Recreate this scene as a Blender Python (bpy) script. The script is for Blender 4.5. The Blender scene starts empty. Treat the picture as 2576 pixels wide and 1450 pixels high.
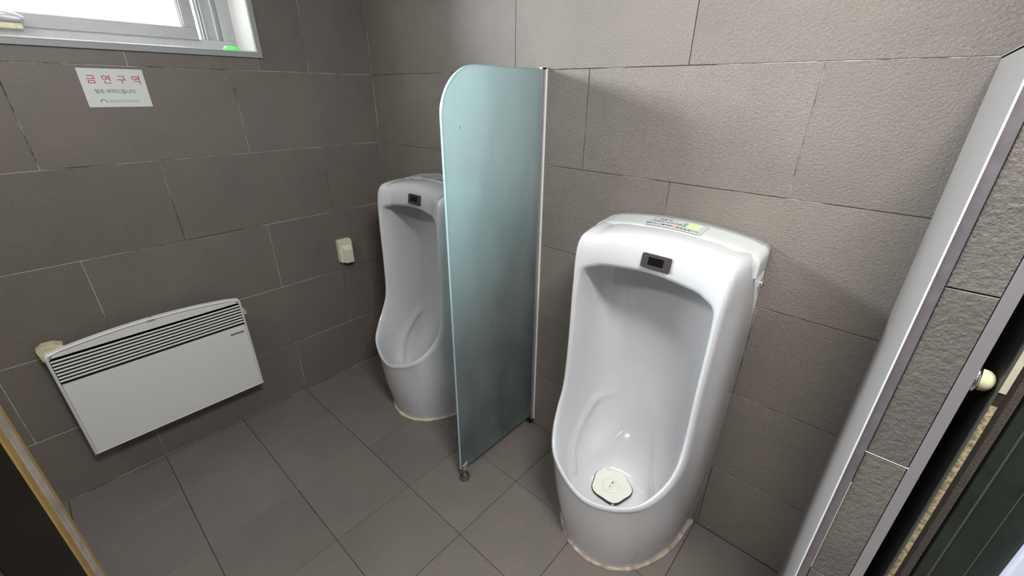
import bpy, bmesh, math, random
import numpy as np
from mathutils import Matrix, Vector, noise

# ------------------------------------------------------------------ camera, world, lights, exposure
scene = bpy.context.scene
col = scene.collection
cam_data = bpy.data.cameras.new('camera')
cam = bpy.data.objects.new('camera', cam_data)
col.objects.link(cam)
B = [[0.7464, 0.2849, -0.6015], [0.6655, -0.3081, 0.6798], [0.0083, -0.9077, -0.4196]]   # columns: right, down, forward
M = Matrix.Identity(4)
for r in range(3):
    M[r][0] = B[r][0]; M[r][1] = -B[r][1]; M[r][2] = -B[r][2]
M[0][3], M[1][3], M[2][3] = 1.98651, -1.23436, 1.41848
cam.matrix_world = M
cam_data.sensor_fit = 'HORIZONTAL'
cam_data.sensor_width = 36.0
cam_data.lens = 1069.6 * 36 / 2576
cam_data.clip_start = 0.02
scene.camera = cam

scene.view_settings.view_transform = 'Standard'
scene.view_settings.look = 'None'
scene.view_settings.gamma = 1.0
scene.view_settings.use_curve_mapping = False
scene.view_settings.exposure = 1.38

world = bpy.data.worlds.new('overcast_sky')
scene.world = world
world.use_nodes = True
bg = world.node_tree.nodes['Background']
bg.inputs[0].default_value = (0.95, 0.96, 1.0, 1)
bg.inputs[1].default_value = 70.0

def area(name, loc, rot, sx, sy, power, color=(1, 1, 1), portal=False):
    d = bpy.data.lights.new(name, 'AREA')
    d.shape = 'RECTANGLE'; d.size = sx; d.size_y = sy; d.energy = power; d.color = color
    if portal:
        d.cycles.is_portal = True
    o = bpy.data.objects.new(name, d)
    o.location = loc; o.rotation_euler = rot
    col.objects.link(o)
    return o
WIN = dict(y0=-1.72, y1=-0.495, z0=1.546, z1=1.95, d=0.235)
area('window_portal', (-0.30, (WIN['y0'] + WIN['y1']) / 2, (WIN['z0'] + WIN['z1']) / 2), (0, -math.pi / 2, 0), 0.40, 1.24, 1, portal=True)
LAMP_POWER = 19
area('ceiling_lamp_light', (2.30, -1.02, 2.36), (0, 0, 0.6), 0.50, 0.16, LAMP_POWER, (1.0, 0.965, 0.925))
area('ceiling_lamp_light', (1.25, -2.05, 2.36), (0, 0, 0.0), 0.9, 0.20, 10, (1.0, 0.965, 0.925))  # unseen fill light, added to brighten the front of the corner urinal

# ------------------------------------------------------------------ helpers
def tag(o, label=None, cat=None, group=None, kind=None):
    if label: o['label'] = label
    if cat: o['category'] = cat
    if group: o['group'] = group
    if kind: o['kind'] = kind
    return o

def empty(name, loc=(0, 0, 0), parent=None):
    o = bpy.data.objects.new(name, None)
    o.empty_display_size = 0.05
    o.location = loc
    col.objects.link(o)
    if parent: o.parent = parent
    return o

def link(name, me, m, parent=None, smooth=False):
    if m is not None and not me.materials: me.materials.append(m)
    if smooth:
        for p in me.polygons: p.use_smooth = True
    o = bpy.data.objects.new(name, me)
    col.objects.link(o)
    if parent: o.parent = parent
    return o

def bm_obj(name, bm, m, parent=None, smooth=False):
    me = bpy.data.meshes.new(name)
    bm.normal_update()
    bm.to_mesh(me); bm.free()
    return link(name, me, m, parent, smooth)

def box(bm, a, b, bevel=0.0, seg=2):
    """axis aligned box from corner a to corner b"""
    x0, y0, z0 = [min(a[i], b[i]) for i in range(3)]
    x1, y1, z1 = [max(a[i], b[i]) for i in range(3)]
    vs = [bm.verts.new(v) for v in ((x0, y0, z0), (x1, y0, z0), (x1, y1, z0), (x0, y1, z0), (x0, y0, z1), (x1, y0, z1), (x1, y1, z1), (x0, y1, z1))]
    fs = [bm.faces.new([vs[i] for i in f]) for f in ((3, 2, 1, 0), (4, 5, 6, 7), (0, 1, 5, 4), (1, 2, 6, 5), (2, 3, 7, 6), (3, 0, 4, 7))]
    if bevel > 0:
        es = set()
        for f in fs: es.update(f.edges)
        bmesh.ops.bevel(bm, geom=list(es), offset=bevel, segments=seg, profile=0.7, affect='EDGES')
    return vs

def box_obj(name, a, b, m, parent=None, bevel=0.0, seg=2):
    bm = bmesh.new(); box(bm, a, b, bevel, seg)
    return bm_obj(name, bm, m, parent, smooth=False)

def prism(bm, pts, axis, d0, d1, bevel=0.0, seg=2):
    """extrude a 2-D outline along an axis; pts are the two other coordinates in order"""
    def mk(p, d):
        if axis == 0: return (d, p[0], p[1])
        if axis == 1: return (p[0], d, p[1])
        return (p[0], p[1], d)
    lo = [bm.verts.new(mk(p, d0)) for p in pts]
    hi = [bm.verts.new(mk(p, d1)) for p in pts]
    n = len(pts)
    f0 = bm.faces.new(lo[::-1]); f1 = bm.faces.new(hi)
    for i in range(n):
        bm.faces.new((lo[i], lo[(i + 1) % n], hi[(i + 1) % n], hi[i]))
    bmesh.ops.recalc_face_normals(bm, faces=list(bm.faces))
    if bevel > 0:
        bmesh.ops.bevel(bm, geom=list(f1.edges) + list(f0.edges), offset=bevel, segments=seg, profile=0.7, affect='EDGES')

def rrect(x0, y0, x1, y1, r, n=5, corners=(1, 1, 1, 1)):
    pts = []
    for (cx, cy, a0, on) in ((x1 - r, y0 + r, -90, corners[0]), (x1 - r, y1 - r, 0, corners[1]), (x0 + r, y1 - r, 90, corners[2]), (x0 + r, y0 + r, 180, corners[3])):
        if on:
            for i in range(n + 1):
                a = math.radians(a0 + 90 * i / n)
                pts.append((cx + r * math.cos(a), cy + r * math.sin(a)))
        else:
            a = math.radians(a0 + 45); s = r * math.sqrt(2)
            pts.append((cx + s * math.cos(a), cy + s * math.sin(a)))
    return pts

def lathe(bm, prof, n=24, mat=None):
    """profile [(r, h)] turned about local Z; mat places it"""
    rings = []
    for r, h in prof:
        if r < 1e-6:
            rings.append([bm.verts.new((0, 0, h))])
        else:
            rings.append([bm.verts.new((r * math.cos(2 * math.pi * i / n), r * math.sin(2 * math.pi * i / n), h)) for i in range(n)])
    for a, b in zip(rings, rings[1:]):
        for i in range(n):
            j = (i + 1) % n
            if len(a) == 1 and len(b) == 1: continue
            if len(a) == 1: bm.faces.new((a[0], b[j], b[i]))
            elif len(b) == 1: bm.faces.new((a[i], a[j], b[0]))
            else: bm.faces.new((a[i], a[j], b[j], b[i]))
    bmesh.ops.recalc_face_normals(bm, faces=list(bm.faces))
    if mat is not None:
        vs = [v for ring in rings for v in ring]
        bmesh.ops.transform(bm, matrix=mat, verts=vs)

def tube(bm, pts, rad, n=10):
    pts = [Vector(p) for p in pts]
    rings = []
    for i, p in enumerate(pts):
        t = (pts[min(i + 1, len(pts) - 1)] - pts[max(i - 1, 0)]).normalized()
        up = Vector((0, 0, 1)) if abs(t.z) < 0.9 else Vector((1, 0, 0))
        a = t.cross(up).normalized(); b = t.cross(a).normalized()
        r = rad[i] if isinstance(rad, (list, tuple)) else rad
        rings.append([bm.verts.new(p + a * r * math.cos(2 * math.pi * k / n) + b * r * math.sin(2 * math.pi * k / n)) for k in range(n)])
    for a, b in zip(rings, rings[1:]):
        for i in range(n):
            bm.faces.new((a[i], a[(i + 1) % n], b[(i + 1) % n], b[i]))
    bm.faces.new(rings[0][::-1]); bm.faces.new(rings[-1])
    bmesh.ops.recalc_face_normals(bm, faces=list(bm.faces))

# ------------------------------------------------------------------ materials
def lin(c):
    c = c / 255.0
    return c / 12.92 if c <= 0.04045 else ((c + 0.055) / 1.055) ** 2.4
def srgb(r, g, b): return (lin(r), lin(g), lin(b), 1)

def mat(name, color, rough=0.5, metal=0.0, spec=0.5, coat=0.0, noise_amt=0.0, noise_scale=30, bump=0.0, bump_scale=200, color2=None):
    m = bpy.data.materials.new(name); m.use_nodes = True
    nt = m.node_tree; N = nt.nodes; L = nt.links
    p = N['Principled BSDF']
    p.inputs['Base Color'].default_value = color
    p.inputs['Roughness'].default_value = rough
    p.inputs['Metallic'].default_value = metal
    p.inputs['Specular IOR Level'].default_value = spec
    p.inputs['Coat Weight'].default_value = coat
    p.inputs['Coat Roughness'].default_value = 0.05
    if noise_amt > 0 or bump > 0:
        tc = N.new('ShaderNodeTexCoord')
    if noise_amt > 0:
        nz = N.new('ShaderNodeTexNoise'); nz.inputs['Scale'].default_value = noise_scale; nz.inputs['Detail'].default_value = 6
        L.new(tc.outputs['Object'], nz.inputs['Vector'])
        rp = N.new('ShaderNodeValToRGB')
        rp.color_ramp.elements[0].position = 0.5 - 0.25; rp.color_ramp.elements[1].position = 0.5 + 0.25
        c2 = color2 or tuple(c * (1 - noise_amt) for c in color[:3]) + (1,)
        rp.color_ramp.elements[0].color = c2; rp.color_ramp.elements[1].color = color
        L.new(nz.outputs['Fac'], rp.inputs['Fac']); L.new(rp.outputs['Color'], p.inputs['Base Color'])
    if bump > 0:
        nb = N.new('ShaderNodeTexNoise'); nb.inputs['Scale'].default_value = bump_scale; nb.inputs['Detail'].default_value = 4
        L.new(tc.outputs['Object'], nb.inputs['Vector'])
        bp = N.new('ShaderNodeBump'); bp.inputs['Strength'].default_value = bump; bp.inputs['Distance'].default_value = 0.002
        L.new(nb.outputs['Fac'], bp.inputs['Height']); L.new(bp.outputs['Normal'], p.inputs['Normal'])
    return m

def tile_mat(name, c1, c2, rough, bump, scale):
    m = bpy.data.materials.new(name); m.use_nodes = True
    nt = m.node_tree; N = nt.nodes; L = nt.links
    p = N['Principled BSDF']
    tc = N.new('ShaderNodeTexCoord'); oi = N.new('ShaderNodeObjectInfo')
    mul = N.new('ShaderNodeMath'); mul.operation = 'MULTIPLY'; mul.inputs[1].default_value = 37.0
    L.new(oi.outputs['Random'], mul.inputs[0])
    ad = N.new('ShaderNodeVectorMath'); ad.operation = 'ADD'
    L.new(tc.outputs['Object'], ad.inputs[0]); L.new(mul.outputs[0], ad.inputs[1])
    big = N.new('ShaderNodeTexNoise'); big.inputs['Scale'].default_value = 5; big.inputs['Detail'].default_value = 5; big.inputs['Roughness'].default_value = 0.6
    fine = N.new('ShaderNodeTexNoise'); fine.inputs['Scale'].default_value = 420; fine.inputs['Detail'].default_value = 3
    L.new(ad.outputs[0], big.inputs['Vector']); L.new(ad.outputs[0], fine.inputs['Vector'])
    mx = N.new('ShaderNodeMix'); mx.data_type = 'RGBA'
    mx.inputs['A'].default_value = c1; mx.inputs['B'].default_value = c2
    rp = N.new('ShaderNodeMapRange'); rp.inputs['From Min'].default_value = 0.35; rp.inputs['From Max'].default_value = 0.65
    L.new(big.outputs['Fac'], rp.inputs['Value']); L.new(rp.outputs['Result'], mx.inputs['Factor'])
    # grain and a slight shade difference from tile to tile
    gr = N.new('ShaderNodeMapRange'); gr.inputs['From Min'].default_value = 0.3; gr.inputs['From Max'].default_value = 0.7
    gr.inputs['To Min'].default_value = 0.78; gr.inputs['To Max'].default_value = 1.22
    L.new(fine.outputs['Fac'], gr.inputs['Value'])
    tv = N.new('ShaderNodeMapRange'); tv.inputs['To Min'].default_value = 0.94; tv.inputs['To Max'].default_value = 1.06
    L.new(oi.outputs['Random'], tv.inputs['Value'])
    mm = N.new('ShaderNodeMath'); mm.operation = 'MULTIPLY'
    L.new(gr.outputs['Result'], mm.inputs[0]); L.new(tv.outputs['Result'], mm.inputs[1])
    sc = N.new('ShaderNodeVectorMath'); sc.operation = 'SCALE'
    L.new(mx.outputs['Result'], sc.inputs[0]); L.new(mm.outputs[0], sc.inputs['Scale'])
    L.new(sc.outputs[0], p.inputs['Base Color'])
    p.inputs['Roughness'].default_value = rough
    rel = N.new('ShaderNodeTexNoise'); rel.inputs['Scale'].default_value = scale; rel.inputs['Detail'].default_value = 5; rel.inputs['Roughness'].default_value = 0.62
    mp = N.new('ShaderNodeMapping'); mp.inputs['Scale'].default_value = (1, 1, 1)
    L.new(ad.outputs[0], mp.inputs['Vector']); L.new(mp.outputs[0], rel.inputs['Vector'])
    bp = N.new('ShaderNodeBump'); bp.inputs['Strength'].default_value = bump; bp.inputs['Distance'].default_value = 0.003
    L.new(rel.outputs['Fac'], bp.inputs['Height']); L.new(bp.outputs['Normal'], p.inputs['Normal'])
    return m

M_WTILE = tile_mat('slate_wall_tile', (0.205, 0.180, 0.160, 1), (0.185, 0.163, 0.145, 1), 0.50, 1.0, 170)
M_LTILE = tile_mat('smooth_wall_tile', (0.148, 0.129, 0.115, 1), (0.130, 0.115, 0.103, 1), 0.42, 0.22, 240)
M_FTILE = tile_mat('matt_floor_tile', (0.145, 0.130, 0.117, 1), (0.128, 0.116, 0.105, 1), 0.48, 0.25, 260)
M_STILE = tile_mat('rough_split_tile', (0.125, 0.114, 0.104, 1), (0.095, 0.087, 0.080, 1), 0.55, 1.0, 110)

def grout_mat(name, dark, light, t0, t1):
    m = bpy.data.materials.new(name); m.use_nodes = True
    nt = m.node_tree; N = nt.nodes; L = nt.links; p = N['Principled BSDF']
    tc = N.new('ShaderNodeTexCoord'); nz = N.new('ShaderNodeTexNoise'); nz.inputs['Scale'].default_value = 2.6; nz.inputs['Detail'].default_value = 6; nz.inputs['Roughness'].default_value = 0.7
    L.new(tc.outputs['Object'], nz.inputs['Vector'])
    rp = N.new('ShaderNodeValToRGB'); rp.color_ramp.elements[0].position = t0; rp.color_ramp.elements[1].position = t1
    rp.color_ramp.elements[0].color = dark; rp.color_ramp.elements[1].color = light
    L.new(nz.outputs['Fac'], rp.inputs['Fac']); L.new(rp.outputs['Color'], p.inputs['Base Color'])
    p.inputs['Roughness'].default_value = 0.9
    return m
M_GROUT = grout_mat('wall_grout', (0.03, 0.025, 0.022, 1), (0.42, 0.39, 0.36, 1), 0.50, 0.60)
M_LGROUT = grout_mat('left_wall_grout', (0.035, 0.029, 0.025, 1), (0.50, 0.47, 0.43, 1), 0.43, 0.54)
M_FGROUT = grout_mat('floor_grout', (0.02, 0.017, 0.015, 1), (0.06, 0.055, 0.05, 1), 0.45, 0.8)
M_PORC = mat('white_porcelain', (0.56, 0.57, 0.595, 1), rough=0.08, coat=0.6)
M_LID = mat('white_lid', (0.55, 0.58, 0.575, 1), rough=0.16, coat=0.3)
M_ALU = mat('aluminium', (0.50, 0.48, 0.52, 1), rough=0.38, metal=0.75)
M_ALUD = mat('dull_aluminium', (0.17, 0.155, 0.172, 1), rough=0.45, metal=0.3, noise_amt=0.25, noise_scale=60)
M_PANEL = mat('light_grey_panel', (0.31, 0.295, 0.295, 1), rough=0.45, noise_amt=0.1, noise_scale=40)
M_WHITE = mat('white_plastic', (0.80, 0.80, 0.79, 1), rough=0.35)
M_HEAT = mat('heater_enamel', (0.60, 0.61, 0.60, 1), rough=0.4, bump=0.05, bump_scale=600)
M_HEATD = mat('heater_inside', (0.02, 0.02, 0.018, 1), rough=0.8)
M_CREAM = mat('aged_cream_plastic', (0.66, 0.64, 0.52, 1), rough=0.4, noise_amt=0.15, noise_scale=20)
M_YEL = mat('yellowed_plastic', (0.62, 0.56, 0.38, 1), rough=0.45, noise_amt=0.35, noise_scale=60)
M_BLACK = mat('black_plastic', (0.004, 0.004, 0.005, 1), rough=0.15)
M_SENS = mat('dark_grey_plastic', (0.05, 0.044, 0.048, 1), rough=0.3)
M_CHROME = mat('chrome', (0.75, 0.75, 0.76, 1), rough=0.12, metal=1.0)
M_DCHROME = mat('dark_chrome', (0.35, 0.34, 0.32, 1), rough=0.18, metal=1.0)
M_SEAL = mat('dirty_sealant', (0.52, 0.46, 0.38, 1), rough=0.85, noise_amt=0.6, noise_scale=38, color2=(0.16, 0.11, 0.085, 1), bump=0.6, bump_scale=120)
M_SEALC = mat('yellowed_sealant', (0.62, 0.55, 0.40, 1), rough=0.8, noise_amt=0.5, noise_scale=40, bump=0.4, bump_scale=120)
M_PAPER = mat('paper', (0.58, 0.62, 0.60, 1), rough=0.6)
M_RED = mat('red_ink', (0.42, 0.02, 0.07, 1), rough=0.6)
M_INK = mat('black_ink', (0.03, 0.035, 0.04, 1), rough=0.6)
M_GINK = mat('grey_ink', (0.22, 0.23, 0.24, 1), rough=0.6)
M_ORINK = mat('orange_ink', (0.70, 0.25, 0.15, 1), rough=0.6)
M_GREEN = mat('green_soft_plastic', (0.10, 0.85, 0.16, 1), rough=0.4)
M_GREENS = mat('pale_green_print', (0.55, 0.66, 0.35, 1), rough=0.6)
M_TEALS = mat('teal_print', (0.16, 0.33, 0.33, 1), rough=0.6)
M_PVC = mat('window_frame_grey', (0.40, 0.40, 0.42, 1), rough=0.35)
M_PVCD = mat('window_sash_grey', (0.30, 0.30, 0.315, 1), rough=0.4)
M_CASE = mat('casing_grey', (0.30, 0.32, 0.33, 1), rough=0.35)
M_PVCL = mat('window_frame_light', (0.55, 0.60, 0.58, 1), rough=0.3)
M_GASKET = mat('dark_gasket', (0.05, 0.045, 0.05, 1), rough=0.7)
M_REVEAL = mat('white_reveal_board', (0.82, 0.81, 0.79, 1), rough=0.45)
M_CEIL = mat('white_ceiling', (0.78, 0.78, 0.76, 1), rough=0.8)
M_DOOR = mat('dark_brown_door', (0.009, 0.006, 0.004, 1), rough=0.5, noise_amt=0.5, noise_scale=8)
M_DEDGE = mat('yellow_door_edge', (0.30, 0.20, 0.06, 1), rough=0.5, noise_amt=0.3, noise_scale=30)
M_WORN = mat('worn_edge', (0.36, 0.33, 0.30, 1), rough=0.6, noise_amt=0.55, noise_scale=28)
M_CHIP = mat('raw_chipboard', (0.42, 0.35, 0.20, 1), rough=0.9, noise_amt=0.85, noise_scale=150, bump=1.0, bump_scale=150, color2=(0.06, 0.045, 0.03, 1))
M_BEIGE = mat('beige_edge_band', (0.42, 0.39, 0.30, 1), rough=0.5, noise_amt=0.15, noise_scale=80)
M_DGREEN = mat('dark_green_laminate', (0.018, 0.024, 0.020, 1), rough=0.35, noise_amt=0.5, noise_scale=14)
M_DGREY = mat('dark_green_grey_laminate', (0.045, 0.05, 0.045, 1), rough=0.5)
M_DBROWN = mat('dark_brown_laminate', (0.022, 0.017, 0.014, 1), rough=0.5)
M_BLUEW = mat('bluish_white_plastic', (0.55, 0.58, 0.72, 1), rough=0.4)
M_RUBBER = mat('cream_rubber', (0.52, 0.50, 0.32, 1), rough=0.6, noise_amt=0.3, noise_scale=90, bump=0.3, bump_scale=400)

def window_glass():
    m = bpy.data.materials.new('clear_window_glass'); m.use_nodes = True
    N = m.node_tree.nodes; L = m.node_tree.links
    N.remove(N['Principled BSDF']); out = N['Material Output']
    tr = N.new('ShaderNodeBsdfTransparent'); tr.inputs[0].default_value = (0.94, 0.97, 0.96, 1)
    gl = N.new('ShaderNodeBsdfGlossy'); gl.inputs['Roughness'].default_value = 0.03
    fr = N.new('ShaderNodeFresnel'); fr.inputs[0].default_value = 1.45
    mx = N.new('ShaderNodeMixShader')
    L.new(fr.outputs[0], mx.inputs[0]); L.new(tr.outputs[0], mx.inputs[1]); L.new(gl.outputs[0], mx.inputs[2]); L.new(mx.outputs[0], out.inputs[0])
    return m
M_GLASS = window_glass()

def frosted_glass():
    """etched, green tinted panel glass with wipe marks: part see-through, part scattering"""
    m = bpy.data.materials.new('frosted_green_glass'); m.use_nodes = True
    N = m.node_tree.nodes; L = m.node_tree.links
    N.remove(N['Principled BSDF']); out = N['Material Output']
    tc = N.new('ShaderNodeTexCoord')
    mp = N.new('ShaderNodeMapping'); mp.inputs['Scale'].default_value = (1, 3.2, 1.3); mp.inputs['Rotation'].default_value = (0.45, 0, 0)
    L.new(tc.outputs['Object'], mp.inputs['Vector'])
    nz = N.new('ShaderNodeTexNoise'); nz.inputs['Scale'].default_value = 2.2; nz.inputs['Detail'].default_value = 5; nz.inputs['Roughness'].default_value = 0.55
    L.new(mp.outputs[0], nz.inputs['Vector'])
    sm = N.new('ShaderNodeMapRange'); sm.inputs['From Min'].default_value = 0.38; sm.inputs['From Max'].default_value = 0.66
    sm.inputs['To Min'].default_value = 0.0; sm.inputs['To Max'].default_value = 1.0
    L.new(nz.outputs['Fac'], sm.inputs['Value'])
    df = N.new('ShaderNodeBsdfDiffuse'); df.inputs['Color'].default_value = (0.48, 0.54, 0.545, 1)
    tl = N.new('ShaderNodeBsdfTranslucent'); tl.inputs['Color'].default_value = (0.57, 0.65, 0.655, 1)
    tr = N.new('ShaderNodeBsdfTransparent'); tr.inputs['Color'].default_value = (0.66, 0.92, 0.92, 1)
    rf = N.new('ShaderNodeBsdfRefraction'); rf.inputs['Color'].default_value = (0.74, 0.95, 0.95, 1); rf.inputs['Roughness'].default_value = 0.35; rf.inputs['IOR'].default_value = 1.05
    gl = N.new('ShaderNodeBsdfGlossy'); gl.inputs['Roughness'].default_value = 0.22
    m1 = N.new('ShaderNodeMixShader'); m1.inputs[0].default_value = 0.5
    L.new(df.outputs[0], m1.inputs[1]); L.new(tl.outputs[0], m1.inputs[2])
    m2 = N.new('ShaderNodeMixShader'); m2.inputs[0].default_value = 0.3
    L.new(tr.outputs[0], m2.inputs[1]); L.new(rf.outputs[0], m2.inputs[2])
    m3 = N.new('ShaderNodeMixShader')
    # the etched film is thicker towards the top and wiped thin lower down
    sep = N.new('ShaderNodeSeparateXYZ'); L.new(tc.outputs['Object'], sep.inputs[0])
    hz = N.new('ShaderNodeMapRange'); hz.inputs['From Min'].default_value = 0.15; hz.inputs['From Max'].default_value = 1.25
    L.new(sep.outputs['Z'], hz.inputs['Value'])
    av = N.new('ShaderNodeMix'); av.data_type = 'FLOAT'; av.inputs['Factor'].default_value = 0.62
    L.new(sm.outputs['Result'], av.inputs['A']); L.new(hz.outputs['Result'], av.inputs['B'])
    fac = N.new('ShaderNodeMapRange'); fac.inputs['To Min'].default_value = 0.24; fac.inputs['To Max'].default_value = 0.74
    L.new(av.outputs['Result'], fac.inputs['Value']); L.new(fac.outputs['Result'], m3.inputs[0])
    L.new(m2.outputs[0], m3.inputs[1]); L.new(m1.outputs[0], m3.inputs[2])
    fr = N.new('ShaderNodeFresnel'); fr.inputs[0].default_value = 1.4
    m4 = N.new('ShaderNodeMixShader')
    L.new(fr.outputs[0], m4.inputs[0]); L.new(m3.outputs[0], m4.inputs[1]); L.new(gl.outputs[0], m4.inputs[2])
    L.new(m4.outputs[0], out.inputs[0])
    return m
M_FROST = frosted_glass()
M_GEDGE = mat('polished_glass_edge', (0.42, 0.62, 0.66, 1), rough=0.15, coat=0.4)

# ------------------------------------------------------------------ room shell
H = 2.40; XR = 3.40; YF = -2.60; TT = 0.008; JO = 0.0018; ROW0 = 0.284; RH = 0.30; TW = 0.60
random.seed(4)
tile_cache = {}
def tile_mesh(w, h, m):
    """one tile lying in local XY, face at z = 0, chamfered rim"""
    key = (round(w, 4), round(h, 4), m.name)
    if key in tile_cache: return tile_cache[key]
    c = 0.0009
    bm = bmesh.new()
    x, y = w / 2 - JO / 2, h / 2 - JO / 2
    top = [bm.verts.new(v) for v in ((-x + c, -y + c, 0), (x - c, -y + c, 0), (x - c, y - c, 0), (-x + c, y - c, 0))]
    mid = [bm.verts.new(v) for v in ((-x, -y, -c), (x, -y, -c), (x, y, -c), (-x, y, -c))]
    lo = [bm.verts.new(v) for v in ((-x, -y, -TT), (x, -y, -TT), (x, y, -TT), (-x, y, -TT))]
    bm.faces.new(top)
    for a, b in ((top, mid), (mid, lo)):
        for i in range(4): bm.faces.new((a[i], b[i], b[(i + 1) % 4], a[(i + 1) % 4]))
    bm.faces.new(lo[::-1])
    bmesh.ops.recalc_face_normals(bm, faces=list(bm.faces))
    me = bpy.data.meshes.new('tile'); bm.to_mesh(me); bm.free(); me.materials.append(m)
    tile_cache[key] = me
    return me
def add_tile(parent, w, h, m, frame):
    o = bpy.data.objects.new('tile', tile_mesh(w, h, m))
    col.objects.link(o); o.parent = parent
    f = frame.copy()
    # laid by hand: every tile a hair out of plane
    o.matrix_local = f @ Matrix.Rotation(random.uniform(-0.0012, 0.0012), 4, 'X') @ Matrix.Rotation(random.uniform(-0.0008, 0.0008), 4, 'Y')
    return o
def frame(origin, xdir, ydir):
    x = Vector(xdir); y = Vector(ydir); z = x.cross(y)
    m = Matrix.Identity(4)
    for i in range(3): m[i][0] = x[i]; m[i][1] = y[i]; m[i][2] = z[i]; m[i][3] = origin[i]
    return m

def rows(top):
    out = []; z = 0.0; k = 0
    while z < top - 1e-3:
        z1 = min(ROW0 + k * RH, top); out.append((k, z, z1)); z = z1; k += 1
    return out
def spans(k, length):
    """joints at 0.6 n in even rows and 0.3 + 0.6 n in odd rows"""
    off = 0.0 if k % 2 == 0 else 0.3
    xs = [0.0]; x = off if off > 0 else TW
    while x < length - 1e-3: xs.append(x); x += TW
    xs.append(length)
    return [(a, b) for a, b in zip(xs, xs[1:]) if b - a > 0.01]

# back wall (the urinal wall)
wall_back = box_obj('wall_back', (-0.25, 0.0013, -0.1), (XR + 0.2, 0.20, H + 0.1), M_GROUT)
tag(wall_back, kind='structure')
for k, z0, z1 in rows(H):
    for a, b in spans(k, XR):
        add_tile(wall_back, b - a, z1 - z0, M_WTILE, frame(((a + b) / 2, 0, (z0 + z1) / 2), (1, 0, 0), (0, 0, 1)))
# left wall with the window opening
bm = bmesh.new()
wy0, wy1, wz0, wz1 = WIN['y0'], WIN['y1'], WIN['z0'], WIN['z1']
for a, b in (((-0.25, YF - 0.2, -0.1), (-0.0013, 0.0013, wz0)), ((-0.25, YF - 0.2, wz1), (-0.0013, 0.0013, H + 0.1)),
             ((-0.25, YF - 0.2, wz0), (-0.0013, wy0, wz1)), ((-0.25, wy1, wz0), (-0.0013, 0.0013, wz1))):
    box(bm, a, b)
wall_left = bm_obj('wall_left', bm, M_LGROUT); tag(wall_left, kind='structure')
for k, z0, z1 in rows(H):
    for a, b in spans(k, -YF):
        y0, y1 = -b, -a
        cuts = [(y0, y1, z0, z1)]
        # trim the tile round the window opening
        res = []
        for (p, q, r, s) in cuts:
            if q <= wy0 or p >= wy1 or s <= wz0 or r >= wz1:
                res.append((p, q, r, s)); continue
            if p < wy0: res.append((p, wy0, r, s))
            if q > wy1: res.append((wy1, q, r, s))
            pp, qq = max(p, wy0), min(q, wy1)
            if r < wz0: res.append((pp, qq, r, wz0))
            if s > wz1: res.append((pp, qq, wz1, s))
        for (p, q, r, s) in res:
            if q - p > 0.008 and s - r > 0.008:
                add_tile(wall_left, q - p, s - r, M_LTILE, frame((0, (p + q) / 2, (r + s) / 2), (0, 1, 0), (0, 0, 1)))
# floor
floor = box_obj('floor', (-0.2, YF - 0.2, -0.12), (XR + 0.2, 0.2, -0.0024), M_FGROUT); tag(floor, kind='structure')
xs = [0.0] + [0.295 + 0.3 * i for i in range(11)] + [XR]
ys = [0.0] + [-0.305 - 0.3 * i for i in range(8)] + [YF]
for x0, x1 in zip(xs, xs[1:]):
    for y1, y0 in zip(ys, ys[1:]):
        if x1 - x0 < 0.01 or y1 - y0 < 0.01: continue
        add_tile(floor, x1 - x0, y1 - y0, M_FTILE, frame(((x0 + x1) / 2, (y0 + y1) / 2, 0), (1, 0, 0), (0, 1, 0)))
# the sides of the room that lie outside the picture
M_PLAIN = mat('grey_tile_far', (0.17, 0.155, 0.14, 1), rough=0.5, noise_amt=0.15, noise_scale=6)
tag(box_obj('wall_right', (XR, YF - 0.2, -0.1), (XR + 0.2, 0.0, H + 0.1), M_PLAIN), kind='structure')
tag(box_obj('wall_front', (-0.25, YF - 0.2, -0.1), (XR, YF, H + 0.1), M_PLAIN), kind='structure')
tag(box_obj('ceiling', (-0.25, YF, H), (XR, 0.0, H + 0.1), M_CEIL), kind='structure')
lampo = empty('ceiling_lamp', (2.30, -1.02, H))
tag(lampo, 'white ceiling lamp above the end of the right partition', 'lamp')
box_obj('housing', (-0.34, -0.13, -0.035), (0.34, 0.13, 0.0), M_WHITE, lampo, 0.004)
lampo.rotation_euler = (0, 0, 0.6)
fill_lamp = empty('ceiling_lamp', (1.25, -2.05, H))  # made-up fixture for the added fill light, out of view
tag(fill_lamp, 'added unseen fill lamp nearer the wall behind the camera', 'lamp')
box_obj('housing', (-0.50, -0.14, -0.035), (0.50, 0.14, 0.0), M_WHITE, fill_lamp, 0.004)

# ------------------------------------------------------------------ window
window = empty('window_1', (0, 0, 0)); tag(window, kind='structure')
D = WIN['d']
# reveal boards lining the opening
bm = bmesh.new()
box(bm, (-0.245, wy1 - 0.001, wz0), (-0.006, wy1 + 0.003, wz1)); bm_obj('reveal_board', bm, M_REVEAL, window)
bm = bmesh.new(); box(bm, (-0.245, wy0, wz0 - 0.004), (-0.006, wy1, wz0 + 0.001)); bm_obj('sill', bm, M_REVEAL, window)
bm = bmesh.new(); box(bm, (-0.245, wy0 - 0.003, wz0), (-0.006, wy0 + 0.001, wz1)); bm_obj('reveal_board', bm, M_REVEAL, window)
bm = bmesh.new(); box(bm, (-0.245, wy0, wz1 - 0.001), (-0.006, wy1, wz1 + 0.003)); bm_obj('reveal_board', bm, M_REVEAL, window)
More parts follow.
